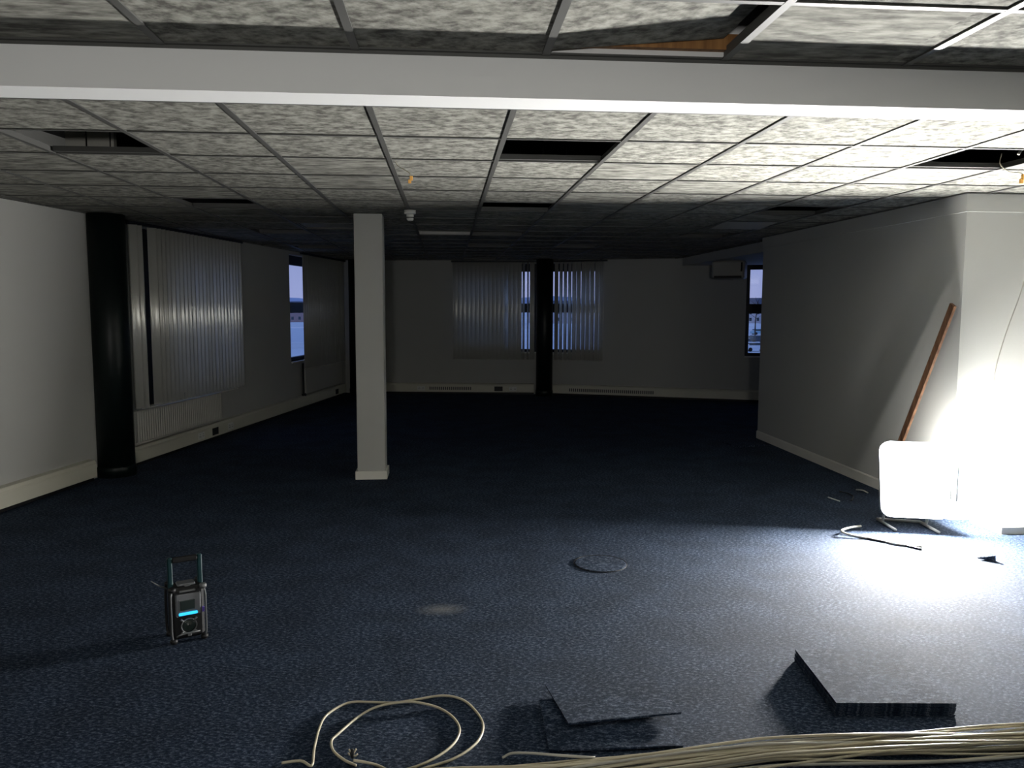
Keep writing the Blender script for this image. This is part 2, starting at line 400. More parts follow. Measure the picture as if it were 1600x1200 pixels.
def cellc(i, j): return (GX+G*(i+.5), GY+G*(j+.5))
LUM = {(-2, 7): 'dull recessed ceiling light panel beside the top of the white pillar', (5, 6): 'pale dropped ceiling light panel near the right-hand wall'}
for (i, j), lab in LUM.items():
    x, y = cellc(i, j); t = thing('ceiling_light', lab, 'ceiling light', (x, y, 2.40))
    a = .285; mb = MB()
    for q in ((-a, -a, a, -a+.02), (-a, a-.02, a, a), (-a, -a+.02, -a+.02, a-.02), (a-.02, -a+.02, a, a-.02)): mb.box((x+q[0], y+q[1], 2.402), (x+q[2], y+q[3], 2.45))
    obj('frame', mb, M['gridlight'], t)
    dz = .03 if (i, j) == (5, 6) else 0
    mb = MB(); A = [Vector((x-a+.02, y-a+.02, 2.412)), Vector((x+a-.02, y-a+.02, 2.412)), Vector((x+a-.02, y+a-.02, 2.412-dz)), Vector((x-a+.02, y+a-.02, 2.412-dz))]
    mb.add(A+[v+Vector((0, 0, .006)) for v in A], [(0, 3, 2, 1), (4, 5, 6, 7), (0, 1, 5, 4), (1, 2, 6, 5), (2, 3, 7, 6), (3, 0, 4, 7)])
    obj('diffuser', mb, M['ac'], t)

# loose tile lifted out of its cell in front of the beam
t0 = Vector((.336, 2.20, 2.404))
mb = MB(); Rm = Matrix.Translation(t0) @ Matrix.Rotation(-math.radians(5.2), 4, 'Y')
mb.box((0, 0, 0), (.578, .452, .016), Rm); tl = obj('ceiling_tile', mb, M['tile'], origin=t0)
tag(tl, 'loose fissured ceiling tile tipped up in its grid opening in front of the beam', 'ceiling tile')
mb = MB(); mb.box((.30, 2.665, 2.425), (1.15, 2.692, 2.475)); bt = obj('timber_batten', mb, M['batten'], origin=(.7, 2.66, 2.425))
tag(bt, 'orange-brown timber batten seen through the gap beside the tipped ceiling tile', 'batten')
# things seen through the openings
def hangers(i, j, xs, zt=2.99):
    pass
mb = MB(); mb.box((-2.10, 4.72, 2.45), (-1.84, 4.76, 2.98)); bx = obj('service_board', mb, M['duct'], origin=(-1.97, 4.74, 2.98)); tag(bx, 'pale board in the void above the left front ceiling opening', 'board')
for k, (x, y, lab) in enumerate([(-1.98, 4.70, 'leftmost thin hanger wire in the left front ceiling opening'), (-1.86, 4.72, 'middle thin hanger wire in the left front ceiling opening'), (-1.66, 4.70, 'rightmost thin hanger wire in the left front ceiling opening'),
        (.58, 4.85, 'left thin hanger wire in the front ceiling opening above the room centre'), (.72, 4.85, 'right thin hanger wire in the front ceiling opening above the room centre'), (2.95, 4.8, 'thin hanger wire in the bright right-hand ceiling opening')]):
    mb = MB(); mb.tube([(x, y, 2.43), (x+.004, y, 2.7), (x, y, 2.999)], .0035, 6); o = obj('hanger_wire', mb, M['dark'] if k != 5 else M['cable2'], origin=(x, y, 2.999)); tag(o, lab, 'wire')
# flexible conduits in the right opening, and luminaire bars resting in some openings
for k, (P, lab) in enumerate([([(3.02, 4.30, 2.46), (3.0, 4.30, 2.6), (3.08, 4.3, 2.75), (3.2, 4.3, 2.999)], 'left curved grey conduit in the right-hand ceiling opening'), ([(3.22, 4.36, 2.44), (3.28, 4.36, 2.55), (3.26, 4.36, 2.7), (3.12, 4.36, 2.8), (3.0, 4.4, 2.999)], 'right curved grey conduit in the right-hand ceiling opening')]):
    mb = MB(); mb.tube(spline(P), .008, 8); o = obj('flexible_conduit', mb, M['cable2'], origin=P[-1]); tag(o, lab, 'conduit')
BARS = {(-3, 0): 'left front ceiling opening', (1, 0): 'front ceiling opening above the room centre', (5, 0): 'bright right-hand ceiling opening', (1, 4): 'second ceiling opening above the room centre', (5, 4): 'ceiling opening near the right-hand wall', (-3, 4): 'ceiling opening above the left blind'}
for (i, j), lab in BARS.items():
    x, y = cellc(i, j); mb = MB()
    mb.box((x-.29, y+.262, 2.404), (x+.29, y+.268, 2.432)); mb.box((x-.29, y+.268, 2.404), (x+.29, y+.285, 2.410))
    o = obj('support_rail', mb, M['grid'], origin=(x, y+.27, 2.404)); tag(o, 'grey metal rail along the far edge of the '+lab, 'rail')
for (i, j), lab in {(0, 8): 'left of the pair of openings beyond the smoke detector', (1, 8): 'right of the pair of openings beyond the smoke detector', (1, 11): 'opening beyond that pair', (1, 16): 'last opening before the back blind', (3, 11): 'dim opening above the right back blind', (5, 8): 'dim opening towards the bulkhead', (-3, 8): 'dim opening left of the white pillar', (-3, 12): 'farthest opening left of the white pillar'}.items():
    x, y = cellc(i, j); mb = MB(); mb.box((x-.29, y+.25, 2.404), (x+.29, y+.255, 2.44)); mb.box((x-.29, y+.255, 2.404), (x+.29, y+.285, 2.410))
    if (i, j) == (1, 11): mb.box((x-.29, y-.02, 2.404), (x+.29, y+.06, 2.412))
    o = obj('support_rail', mb, M['rad'] if (i, j) == (0, 8) else M['gridlight'], origin=(x, y+.25, 2.404)); tag(o, 'pale metal rail in the ceiling, '+lab, 'rail')

# ------------------------------------------------------------------ windows
def window(n, run, op, transom=(1.47, 1.63), mull=(), sill=True):
    a, b, z0, z1 = op; fwid = .055
    mb = MB(); y0, y1 = -.16, -.10
    gz1 = 2.20
    mb.box((a, y0, z0), (b, y1, z0+.05), run.M); mb.box((a, y0, gz1), (b, y1, z1), run.M)
    mb.box((a, y0, z0+.05), (a+fwid, y1, gz1), run.M); mb.box((b-fwid, y0, z0+.05), (b, y1, gz1), run.M)
    mb.box((a+fwid, y0-.005, transom[0]), (b-fwid, y1+.005, transom[1]), run.M)
    if n == 1: mb.box((a+fwid, y0, z0+.05), (a+.47, y1, transom[0]), run.M); mb.box((a+fwid, y0, transom[1]), (a+.47, y1, gz1), run.M)
    for q in mull: mb.box((q-.035, y0, z0+.05), (q+.035, y1, gz1), run.M)
    root = struct('window_%d' % n, mb, M['frame'])
    for zz in ((z0+.05, transom[0]), (transom[1], gz1)):
        mg = MB(); mg.box((a+fwid, -.133, zz[0]), (b-fwid, -.127, zz[1]), run.M); obj('window_pane', mg, M['glass'], root)
    if sill:
        mg = MB(); mg.box((a, -.10, z0-.02), (b, .03, z0), run.M); obj('window_sill', mg, M['skirt'], root)
    return root
window(1, RL, W1, (1.47, 1.55), [(W1[0]+W1[1])/2]); window(2, RL, W2, mull=[(W2[0]+W2[1])/2]); window(3, RB, W3, mull=[(W3[0]+W3[1])/2]); window(4, RR, W4); window(5, RR, W5)

# ------------------------------------------------------------------ vertical blinds
def slat_mesh(w_, h):
    n = 7; t = .0009; vs = []
    for z in (0, h):
        for s in (1, -1):
            for k in range(n):
                u = (k/(n-1)-.5)*w_; d = .0085*(1-(2*u/w_)**2)
                vs.append(Vector((u, d+s*t, z)))
    mb = MB(); fs = []
    for k in range(n-1):
        fs.append((k, k+1, 2*n+k+1, 2*n+k)); fs.append((n+k+1, n+k, 3*n+k, 3*n+k+1))
        fs.append((k+1, k, n+k, n+k+1)); fs.append((2*n+k, 2*n+k+1, 3*n+k+1, 3*n+k))
    fs.append((0, n, 3*n, 2*n)); fs.append((n-1, 2*n+n-1, 3*n+n-1, n+n-1))
    mb.add(vs, fs, True); return mb
def blind(label, run, s0, s1, z0, z1, ang, skip=(), d=.06, width=.089, pitch=.08, m_=None, wander=3, specials={}, gap=None):
    c = run.p((s0+s1)/2, d, 0); t = thing('vertical_blind', label, 'blind', c)
    mb = MB(); mb.box((s0-.03, d-.022, z1), (s1+.03, d+.022, z1+.03), run.M); obj('headrail', mb, M['frame'], t)
    N = int((s1-s0)/pitch); sm = slat_mesh(width, z1-z0); proto = None
    for k in range(N):
        if k in skip: continue
        s = s0+pitch*(k+.5); p = run.p(s, d, z0)
        a = specials.get(k, ang+random.uniform(-wander, wander))
        if proto is None:
            me = bpy.data.meshes.new('slat'); me.from_pydata([tuple(v) for v in sm.v], [], sm.f); me.materials.append(m_ or M['slat']); me.polygons.foreach_set('use_smooth', sm.sm); me.update()
            bm = bmesh.new(); bm.from_mesh(me); bmesh.ops.recalc_face_normals(bm, faces=bm.faces[:]); bm.to_mesh(me); bm.free()
            proto = o = bpy.data.objects.new('slat', me)
        else: o = proto.copy()
        C.objects.link(o); o.parent = t; o.location = p-Vector(c)
        o.rotation_euler = (0, math.radians(random.uniform(-.12, .12)), run.rot+(PI if not run.flip else 0)+math.radians(a))
    # bead chain along the bottom
    mb = MB(); mb.tube([run.p(s0+.04, d+.012, z0+.012)-Vector((0, 0, 0)), run.p(s1-.04, d+.012, z0+.012)], .0018, 5); obj('bead_chain', mb, M['white'], t)
    return t
y = RL.s_at_y
b1 = blind('pale grey vertical blind on the left wall beside the near black column', RL, y(8.10), y(10.46), .56, 2.36, -55, skip=(2,3), pitch=.0845, wander=6, specials={0: -50, 1: -45})
mb = MB(); mb.box((RL.s_at_y(8.93)-.02, .068, .555), (RL.s_at_y(8.93)+.045, .074, .63), RL.M); obj('slat_weight', mb, M['white'], b1)
blind('dark narrow-looking vertical blind on the left wall near the far corner', RL, y(12.56), y(14.55), .60, 2.36, 0, wander=4)
blind('pale vertical blind on the back wall left of the far black column', RB, RB.s_at_x(.13), RB.s_at_x(1.59), .63, 2.36, 24, wander=2, pitch=.0765, specials={16: 66, 17: 74, 12: 40})
blind('dim half-open vertical blind on the back wall right of the far black column', RR, RR.s_at_x(1.93), RR.s_at_x(2.78), .63, 2.36, -22, wander=3, specials={0: -30, 1: -38, 2: -38, 3: -38})

# ------------------------------------------------------------------ columns
def column(c, r, lab):
    mb = MB(); mb.lathe([(r, 0), (r, 1.2), (r, 2.398)], (c[0], c[1], 0), 32); t = thing('steel_column', lab, 'column', (c[0], c[1], 0)); obj('column_shaft', mb, M['column'], t)
    mb = MB(); mb.lathe([(r+.008, 0), (r+.008, .09), (r+.001, .10)], (c[0], c[1], 0), 32); obj('column_collar', mb, M['column'], t)
column((-3.085, 7.64), .165, 'glossy black round column standing against the near left wall')
column((1.73, 14.06), .148, 'black round column at the middle of the back wall between two blinds')
column((-1.60, 14.55), .14, 'black round column in the far left corner behind the white pillar')
t = thing('pillar', 'free-standing square white pillar in the middle of the room', 'pillar', (-.69, 7.40, 0))
mb = MB(); mb.cbox((-.816, 7.28, 0), (-.566, 7.53, 2.396), .004); obj('shaft', mb, M['wall'], t)
mb = MB()
for a, b in (((-.834, 7.262, 0), (-.548, 7.28, .075)), ((-.834, 7.53, 0), (-.548, 7.548, .075)), ((-.834, 7.28, 0), (-.816, 7.53, .075)), ((-.566, 7.28, 0), (-.548, 7.53, .075))): mb.box(a, b)
obj('skirting', mb, M['skirt'], t)

# ------------------------------------------------------------------ trunking, radiators
def trunking(run, s0, s1, lab, sockets=(), plates=(), grille=()):
    t = thing('cable_trunking', lab, 'trunking', run.p((s0+s1)/2, .04, .03))
    mb = MB(); prof = [(0, .035), (.072, .035), (.075, .04), (.075, .165), (.060, .188), (0, .195)]
    n = len(prof); vs = [run.M @ Vector((s, d, z)) for s in (s0, s1) for d, z in prof]
    mb.add(vs, [tuple(range(n)), tuple(range(2*n-1, n-1, -1))]+[(i, n+i, n+(i+1) % n, (i+1) % n) for i in range(n)]); obj('body', mb, M['trunk'], t)
    mb = MB(); mb.box((s0, .075, .052), (s1, .079, .150), run.M); obj('lid', mb, M['trunk'], t)
    mb = MB(); mb.box((s0, .006, .0), (s1, .045, .035), run.M); obj('packer', mb, M['dark'], t)
    for s in sockets:
        mb = MB(); mb.box((s-.075, .079, .058), (s+.075, .081, .142), run.M); obj('open_socket_box', mb, M['dark'], t)
    for s in plates:
        mb = MB(); mb.cbox((s-.07, .079, .060), (s+.07, .088, .143), .004, run.M); q = obj('socket_plate', mb, M['white'], t)
        for u in (-.035, .035):
            mb = MB()
            for dx, dz in ((0, .018), (-.011, -.006), (.011, -.006)): mb.box((s+u+dx-.004, .088, .10+dz-.005), (s+u+dx+.004, .0885, .10+dz+.005), run.M)
            obj('socket_holes', mb, M['dark'], q)
    for a, b in grille:
        mb = MB(); k = a
        while k < b: mb.box((k, .079, .075), (k+.02, .0805, .130), run.M); k += .035
        obj('grille', mb, M['grid'], t)
    return t
trunking(RL, y(-4.4), y(7.40), 'cream cable trunking along the foot of the near left wall, ending at the black column')
trunking(RL, y(7.86), y(14.5), 'cream cable trunking under the left blinds beyond the black column', sockets=(y(9.62), y(14.0)), plates=(y(9.28), y(10.0)))
trunking(RB, RB.s_at_x(-1.45), RB.s_at_x(1.57), 'cream cable trunking on the back wall left of the far black column', sockets=(RB.s_at_x(.94),), plates=(RB.s_at_x(1.2), RB.s_at_x(-.45)), grille=((RB.s_at_x(-.3), RB.s_at_x(.45)),))
trunking(RR, RR.s_at_x(1.9), RR.s_at_x(6.5), 'cream cable trunking on the back wall right of the far black column', grille=((RR.s_at_x(2.2), RR.s_at_x(3.6)),), plates=())
# ribbed radiator under first window
s0, s1 = y(8.02), y(9.86); t = thing('radiator', 'ribbed pale radiator on the left wall under the near blind', 'radiator', RL.p((s0+s1)/2, .03, .21))
mb = MB(); N = 44; st = (s1-s0)/N; vs = []; prof = []
for k in range(N):
    a = s0+k*st; prof += [(a, .040), (a+st*.28, .040), (a+st*.42, .052), (a+st*.86, .052)]
prof.append((s1, .040)); n = len(prof)
for z in (.225, .525):
    vs += [RL.M @ Vector((a, d, z)) for a, d in prof]
vs += [RL.M @ Vector((a, .012, z)) for z in (.225, .525) for a in (s0, s1)]
mb.add(vs, [(i, i+1, n+i+1, n+i) for i in range(n-1)]+[(2*n, 2*n+1, 2*n+3, 2*n+2), tuple(list(range(n))[::-1]+[2*n, 2*n+1]), tuple(list(range(n, 2*n))+[2*n+3, 2*n+2]), (0, n, 2*n+2, 2*n), (n-1, 2*n+1, 2*n+3, 2*n-1)])
obj('ribbed_panel', mb, M['rad'], t)
mb = MB(); mb.box((s0, .008, .205), (s1, .058, .225), RL.M); mb.box((s0, .008, .525), (s1, .058, .54), RL.M); obj('casing', mb, M['rad'], t)
for s in (s0+.3, s1-.3): mb = MB(); mb.box((s-.02, 0, .25), (s+.02, .012, .5), RL.M); obj('bracket', mb, M['grid'], t)
s0, s1 = y(12.55), y(14.3); t = thing('radiator', 'flat pale radiator under the dark blind near the far left corner', 'radiator', RL.p((s0+s1)/2, .03, .22))
mb = MB(); mb.cbox((s0, .015, .22), (s1, .075, .60), .008, RL.M); obj('panel', mb, M['rad'], t)
for s in (s0+.3, s1-.3): mb = MB(); mb.box((s-.02, 0, .25), (s+.02, .016, .5), RL.M); obj('bracket', mb, M['grid'], t)
mb = MB(); mb.tube([RL.p(s0-.06, .06, .70), RL.p(s0-.06, .06, .22), RL.p(s0-.06, .10, .205)], .016, 8); mb.tube([RL.p(s0-.09, .06, .215), RL.p(s0, .06, .215)], .02, 8); obj('valve_pipe', mb, M['dark'], t)

# ------------------------------------------------------------------ far right: air conditioner, panel, sounder
c = Vector((4.28, 11.9, 2.27)); t = thing('air_conditioner', 'boxy grey air conditioner hanging under the bulkhead at the far right', 'air conditioner', c)
Ma = Matrix.Translation(c) @ Matrix.Rotation(math.radians(-28), 4, 'Z')
mb = MB(); mb.cbox((-.24, -.16, -.27), (.24, .16, 0), .025, Ma); obj('casing', mb, M['ac'], t)
mb = MB(); mb.box((-.243, -.13, -.24), (-.240, .13, -.03), Ma); obj('inlet_grille', mb, M['dark'], t)
mb = MB(); mb.box((-.20, -.175, -.262), (.20, -.16, -.225), Ma); obj('louvre', mb, M['dark'], t)
mb = MB(); mb.tube([Ma @ Vector((.2, -.165, -.03)), Ma @ Vector((.2, -.17, -.12)), Ma @ Vector((.195, -.165, -.16))], .012, 6); obj('cable', mb, M['dark'], t)
mb = MB(); s = RR.s_at_x(4.86); mb.cbox((s-.10, 0, 2.03), (s+.08, .05, 2.26), .006, RR.M); o = obj('wall_box', mb, M['white'], origin=RR.p(s, 0, 2.1)); tag(o, 'white box on the back wall between the air conditioner and the far right window', 'wall box')
t = thing('alarm_sounder', 'small dark red alarm sounder high on the bulkhead beside the right wall', 'alarm', (3.98, 9.62, 2.33))
mb = MB(); mb.cbox((3.925, 9.56, 2.275), (3.98, 9.68, 2.385), .01); obj('casing', mb, M['red'], t)
mb = MB(); mb.lathe([(.035, 0), (.03, .012)], (0, 0, 0), 16, Matrix.Translation((3.925, 9.62, 2.33)) @ Matrix.Rotation(-PI/2, 4, 'Y')); obj('sounder_disc', mb, M['red'], t)

# smoke detector on the grid
t = thing('smoke_detector', 'white smoke detector hanging under the ceiling grid left of centre', 'smoke detector', (-.305, 7.0, 2.396))
mb = MB(); mb.lathe([(.050, 0), (.050, -.028), (.044, -.034)][::-1], (-.305, 7.0, 2.396), 24); obj('base', mb, M['white'], t)
mb = MB(); mb.lathe([(.020, -.088), (.028, -.080), (.032, -.058), (.032, -.034)], (-.305, 7.0, 2.396), 24); obj('sensor_head', mb, M['white'], t)
mb = MB(); mb.lathe([(.033, -.066), (.033, -.058)], (-.305, 7.0, 2.396), 24); obj('vent_slot', mb, M['dark'], t)

# wires with brass terminals
def termwire(P, lab, sz=1.0):
    t = thing('hanging_wire', lab, 'wire', P[0]); mb = MB(); mb.tube(spline(P), .0028, 6); obj('flex', mb, M['cable'], t)
    e = Vector(P[-1]); mb = MB()
    mb.cbox(tuple(e+Vector((-.010, -.008, -.030))*sz), tuple(e+Vector((.014, .008, .004))*sz), .002); mb.cbox(tuple(e+Vector((-.022, -.006, -.052))*sz), tuple(e+Vector((.002, .006, -.024))*sz), .002)
    obj('terminal_block', mb, M['brass'], t)
termwire([(-.285, 4.69, 2.40), (-.27, 4.695, 2.375), (-.235, 4.70, 2.355), (-.205, 4.70, 2.335), (-.198, 4.70, 2.318)], 'short wire with brass terminal dangling from the ceiling grid left of centre', .75)
termwire([(3.15, 4.40, 2.45), (3.13, 4.38, 2.39), (3.17, 4.36, 2.345), (3.235, 4.35, 2.335), (3.25, 4.35, 2.325)], 'short wire with brass terminal dangling from the bright right-hand ceiling opening', .9)

# ------------------------------------------------------------------ floodlight at the right-hand corner
lc = Vector((3.32, 5.34, .36)); t = thing('floodlight', 'dazzling floodlight standing on the floor by the right-hand wall corner', 'work light', (lc.x, lc.y, 0))
tilt = math.radians(17)
Lm = Matrix.Translation(lc) @ Matrix.Rotation(math.radians(-16), 4, 'Z') @ Matrix.Rotation(-tilt, 4, 'X')     # local -Y is the lit side
Lz = Lm @ Matrix.Rotation(-PI/2, 4, 'X')       # local z of Lz = local y of Lm (pointing back)
def rrect(w_, h, r, n=6):
    P = []
    for cx, cy, a0 in ((w_-r, h-r, 0), (-w_+r, h-r, 90), (-w_+r, -h+r, 180), (w_-r, -h+r, 270)):
        for k in range(n+1): a = math.radians(a0+90*k/n); P.append((cx+r*math.cos(a), cy+r*math.sin(a)))
    return P
mb = MB(); mb.prism(rrect(.225, .27, .07), .030, .075, Lz)
for k in range(11): mb.box((-.17+k*.033, .075, -.18), (-.162+k*.033, .10, .18), Lm)
obj('housing', mb, M['lampbody'], t)
mb = MB(); mb.box((-.11, .004, -.085), (.11, .009, .085), Lm); obj('light_panel', mb, M['panel'], t)
mb = MB(); O = rrect(.225, .27, .07); I = rrect(.118, .093, .01); n = len(O)
vs = [Lz @ Vector((x, yy, z)) for z in (0, .030) for L_ in (O, I) for x, yy in L_]
fs = []
for i in range(n):
    j = (i+1) % n
    fs += [(i, j, n+j, n+i), (2*n+i, 3*n+i, 3*n+j, 2*n+j), (i, 2*n+i, 2*n+j, j), (n+i, n+j, 3*n+j, 3*n+i)]
mb.add(vs, fs); obj('glare_surround', mb, M['lampglare'], t)  # glowing surround added to imitate the glare about the panel
mb = MB(); mb.box((-.0004, -.06, -.12), (.0004, .06, .12), Matrix.Translation(Lm @ Vector((.262, .035, 0))) @ Matrix.Rotation(math.radians(-3), 4, 'Z')); obj('fill_strip', mb, M['lampfill'], t)  # added glowing strip, not a lamp part; brightens the corner walls
mb = MB(); mb.box((-.014, -.066, -.13), (-.002, .066, .13), Matrix.Translation(Lm @ Vector((.262, .035, 0))) @ Matrix.Rotation(math.radians(-3), 4, 'Z')); obj('fill_strip_backing', mb, M['lampbody'], t)  # added backing that keeps the strip's glow off the back wall
mb = MB(); bk = lambda x, yy, z: Lm @ Vector((x, yy, z))
mb.tube([bk(-.15, .085, 0), Vector((lc.x-.13, lc.y+.16, .02)), Vector((lc.x-.13, lc.y+.24, .012)), Vector((lc.x+.14, lc.y+.14, .012)), Vector((lc.x+.14, lc.y+.06, .02)), bk(.15, .085, 0)], .010, 8)
mb.tube([Vector((lc.x-.13, lc.y+.24, .012)), Vector((lc.x-.16, lc.y-.06, .012))], .010, 8); mb.tube([Vector((lc.x+.14, lc.y+.14, .012)), Vector((lc.x+.11, lc.y-.14, .012))], .010, 8)
obj('stand', mb, M['lampbody'], t)
mb = MB(); mb.tube([bk(-.07, .09, .16), bk(-.07, .14, .18), bk(.07, .14, .18), bk(.07, .09, .16)], .008, 8); obj('carry_handle', mb, M['dark'], t)

# ------------------------------------------------------------------ things by the lamp
a = Vector((3.705, 5.60, 1.60)); b = Vector((3.66, 6.36, .012)); dirv = (a-b).normalized(); sd = Vector((1, 0, 0)); wd = dirv.cross(sd).normalized(); sd = wd.cross(dirv).normalized()
mb = MB(); vs = []
for p in (b, a):
    for u, v in ((-1, -1), (1, -1), (1, 1), (-1, 1)): vs.append(p+wd*u*.029+sd*v*.010)
mb.add(vs, [(3, 2, 1, 0), (4, 5, 6, 7), (0, 1, 5, 4), (1, 2, 6, 5), (2, 3, 7, 6), (3, 0, 4, 7)])
o = obj('wooden_plank', mb, M['wood'], origin=b); tag(o, 'narrow brown wooden plank leaning on the right wall behind the floodlight', 'plank')
def flr(px, py, z=.006):
    d = r2*((px-800)/F_PX)+u2*((600-py)/F_PX)+fw; k = (z-CAM.z)/d.z; return CAM+d*k
def floorcable(name, pts, r, m_, lab, cat='cable', z=None, group=None):
    P = [flr(p[0], p[1], r if len(p) < 3 else p[2]) for p in pts]; mb = MB(); mb.tube(spline(P, 10), r, 8); o = obj(name, mb, m_, origin=P[0]); return tag(o, lab, cat, group)
floorcable('power_cable', [(1345, 822, .02), (1325, 825, .03), (1315, 830, .035), (1330, 836, .02), (1365, 842), (1400, 850), (1440, 854)], .008, M['cable2'], 'grey cable looping on the floor to the left of the floodlight', group=None)
floorcable('power_cable', [(1316, 832, .012), (1340, 838), (1380, 846), (1405, 850), (1440, 858)], .007, M['dark'], 'dark cable lying along the grey loop left of the floodlight')
floorcable('wire_offcut', [(1294, 777), (1303, 780), (1312, 783)], .005, M['white'], 'leftmost pale wire offcut on the dark floor by the right wall')
floorcable('wire_offcut', [(1312, 768), (1325, 771, .03), (1333, 776), (1330, 782)], .006, M['dark'], 'curled dark offcut on the floor in the shade beside the floodlight')
floorcable('wire_offcut', [(1338, 765, .01), (1348, 766, .03), (1356, 770)], .006, M['cable2'], 'grey offcut nearest the skirting behind the floodlight cable')
p = flr(1540, 873); mb = MB(); mb.add([p+Vector(v) for v in ((-.05, .0, 0), (.04, -.04, 0), (.04, .03, 0), (-.05, .012, .006), (.04, -.035, .03), (.04, .03, .035))], [(0, 1, 2), (3, 5, 4), (0, 3, 4, 1), (1, 4, 5, 2), (2, 5, 3, 0)])
o = obj('carpet_offcut', mb, M['carpet'], origin=p); tag(o, 'small dark wedge-shaped scrap on the glaring floor in front of the floodlight', 'offcut')
mb = MB(); mb.box((3.86, 5.16, 0), (4.45, 5.50, .05)); o = obj('shadow_block', mb, M['lampbody'], origin=(4.1, 5.3, 0)); tag(o, 'low grey block standing in for a shadow on the floor at the right edge of the photo', 'shadow block')  # grey block built in place of a shadow strip on the floor
# white cable hanging down at the right edge
mb = MB(); P = [(4.42, 5.3, 2.42), (4.20, 5.3, 2.10), (4.06, 5.30, 1.92), (3.99, 5.30, 1.66), (3.90, 5.3, 1.38), (3.84, 5.3, 1.12), (3.84, 5.3, .9)]; mb.tube(spline(P), .004, 6)
o = obj('hanging_cable', mb, M['cable2'], origin=P[0]); tag(o, 'thin pale cable hanging in front of the bright wall at the right edge', 'cable')

# ------------------------------------------------------------------ loose carpet tiles
def slab(c4, z, th, m_, name, lab, group=None, notch=False):
    """c4: corners on the floor (x, y)"""
    mb = MB(); k = .992; cx = sum(p[0] for p in c4)/4; cy = sum(p[1] for p in c4)/4
    zz = z if isinstance(z, (list, tuple)) else [z]*4
    lo_ = [Vector((cx+(p[0]-cx)*k, cy+(p[1]-cy)*k, zz[i])) for i, p in enumerate(c4)]; hi = [Vector((p[0], p[1], zz[i]+th)) for i, p in enumerate(c4)]
    mb.add(lo_+hi, [(3, 2, 1, 0), (4, 5, 6, 7), (0, 1, 5, 4), (1, 2, 6, 5), (2, 3, 7, 6), (3, 0, 4, 7)])
    o = obj(name, mb, m_, origin=(cx, cy, zz[0])); return tag(o, lab, 'carpet tile', group)
def sq(px4, z): return [tuple(flr(a, b, z).xy) for a, b in px4]
slab(sq([(860, 1171), (1068, 1165), (1022, 1092), (858, 1094)], .008), 0.0, .007, M['carpet'], 'carpet_tile', 'blue carpet tile lying flat at the very bottom of the pair in the centre foreground')
slab(sq([(858, 1170), (1056, 1163), (1004, 1085), (842, 1091)], .020), .0075, .008, M['carpet'], 'carpet_tile', 'blue carpet tile between the bottom one and the twisted one in the centre foreground')
slab(sq([(888, 1127), (1065, 1110), (1012, 1045), (852, 1062)], .045), [.030, .030, .026, .016], .008, M['carpet'], 'carpet_tile', 'twisted top blue carpet tile resting on others in the centre foreground')
ST = ['lowest blue carpet tile of the squared stack at the right foreground', 'second blue carpet tile up in the squared right foreground stack', 'third blue carpet tile up in the squared right foreground stack', 'fourth blue carpet tile up in the squared right foreground stack', 'fifth blue carpet tile up in the squared right foreground stack', 'top blue carpet tile of the squared stack at the right foreground']
top = sq([(1307, 1098), (1495, 1099), (1408, 1014), (1242, 1014)], .054)
for k in range(6):
    j = random.uniform(-.005, .005) if k < 5 else 0; j2 = random.uniform(-.004, .004) if k < 5 else 0
    slab([(p[0]+j, p[1]+j2) for p in top], k*.009, .0086, M['carpet'], 'carpet_tile', ST[k])
slab(sq([(1150, 697), (1196, 694), (1165, 683), (1120, 686)], .02), 0, .02, M['carpet'], 'carpet_tile', 'loose carpet tile lying on the dark floor near the end of the right wall')
# round floor-box lid
p = flr(938, 881, 0); t = thing('floor_box', 'round carpeted floor-box lid flush in the carpet near the room centre', 'floor box', p)
mb = MB(); mb.lathe([(.158, 0), (.158, .004), (.152, .006)], tuple(p), 40); obj('lid', mb, M['carpet'], t)
mb = MB(); n = 40
ring = [p+Vector((.163*math.cos(2*PI*k/n), .163*math.sin(2*PI*k/n), .003)) for k in range(n)]; mb.tube(ring, .0022, 6, True); obj('lid_rim', mb, M['dark'], t)

# ------------------------------------------------------------------ cables in the foreground
random.seed(21)
for k in range(28):
    u = random.random(); u2_ = random.random(); layer = k % 4; P = []; x = -.45 if k % 3 else .05
    ph = random.uniform(0, 6.3); ph2 = random.uniform(0, 6.3); am = random.uniform(.012, .036); fr_ = random.uniform(2.0, 4.5)
    while x < 3.3:
        w_ = min(1, max(0, (x-.2)/.9)); lo_ = 2.40+.125*w_; hi_ = 2.575+.085*w_
        if k < 5: lo_ -= .05
        mixu = .5+.5*math.sin(ph2+x*1.3); uu = u*(1-mixu)+u2_*mixu
        yy = lo_+(hi_-lo_)*uu+am*math.sin(fr_*x+ph)*.8
        yy = min(yy, hi_+.012)
        zz = .008+layer*.0095+.007*math.sin(2.9*x+ph)
        P.append((x, yy, max(.0055, zz))); x += .12
    mb = MB(); mb.tube(spline(P, 5), random.choice((.0042, .0048, .0052)), 7)
    o = obj('data_cable', mb, M['cable'] if k % 5 else M['cable2'], origin=P[0])
    tag(o, 'tan data cable in the long loose bundle lying across the bottom right foreground', 'cable', 'tan cables in the foreground bundle')
floorcable('data_cable', [(440, 1192), (470, 1189), (487, 1196), (491, 1170), (500, 1135), (513, 1115), (545, 1098), (580, 1097), (612, 1098), (645, 1094), (690, 1087), (722, 1093), (745, 1113), (755, 1135), (745, 1160), (712, 1184), (665, 1200), (620, 1212)], .0047, M['cable'], 'tan cable forming the larger outer loop on the carpet at bottom left of centre')
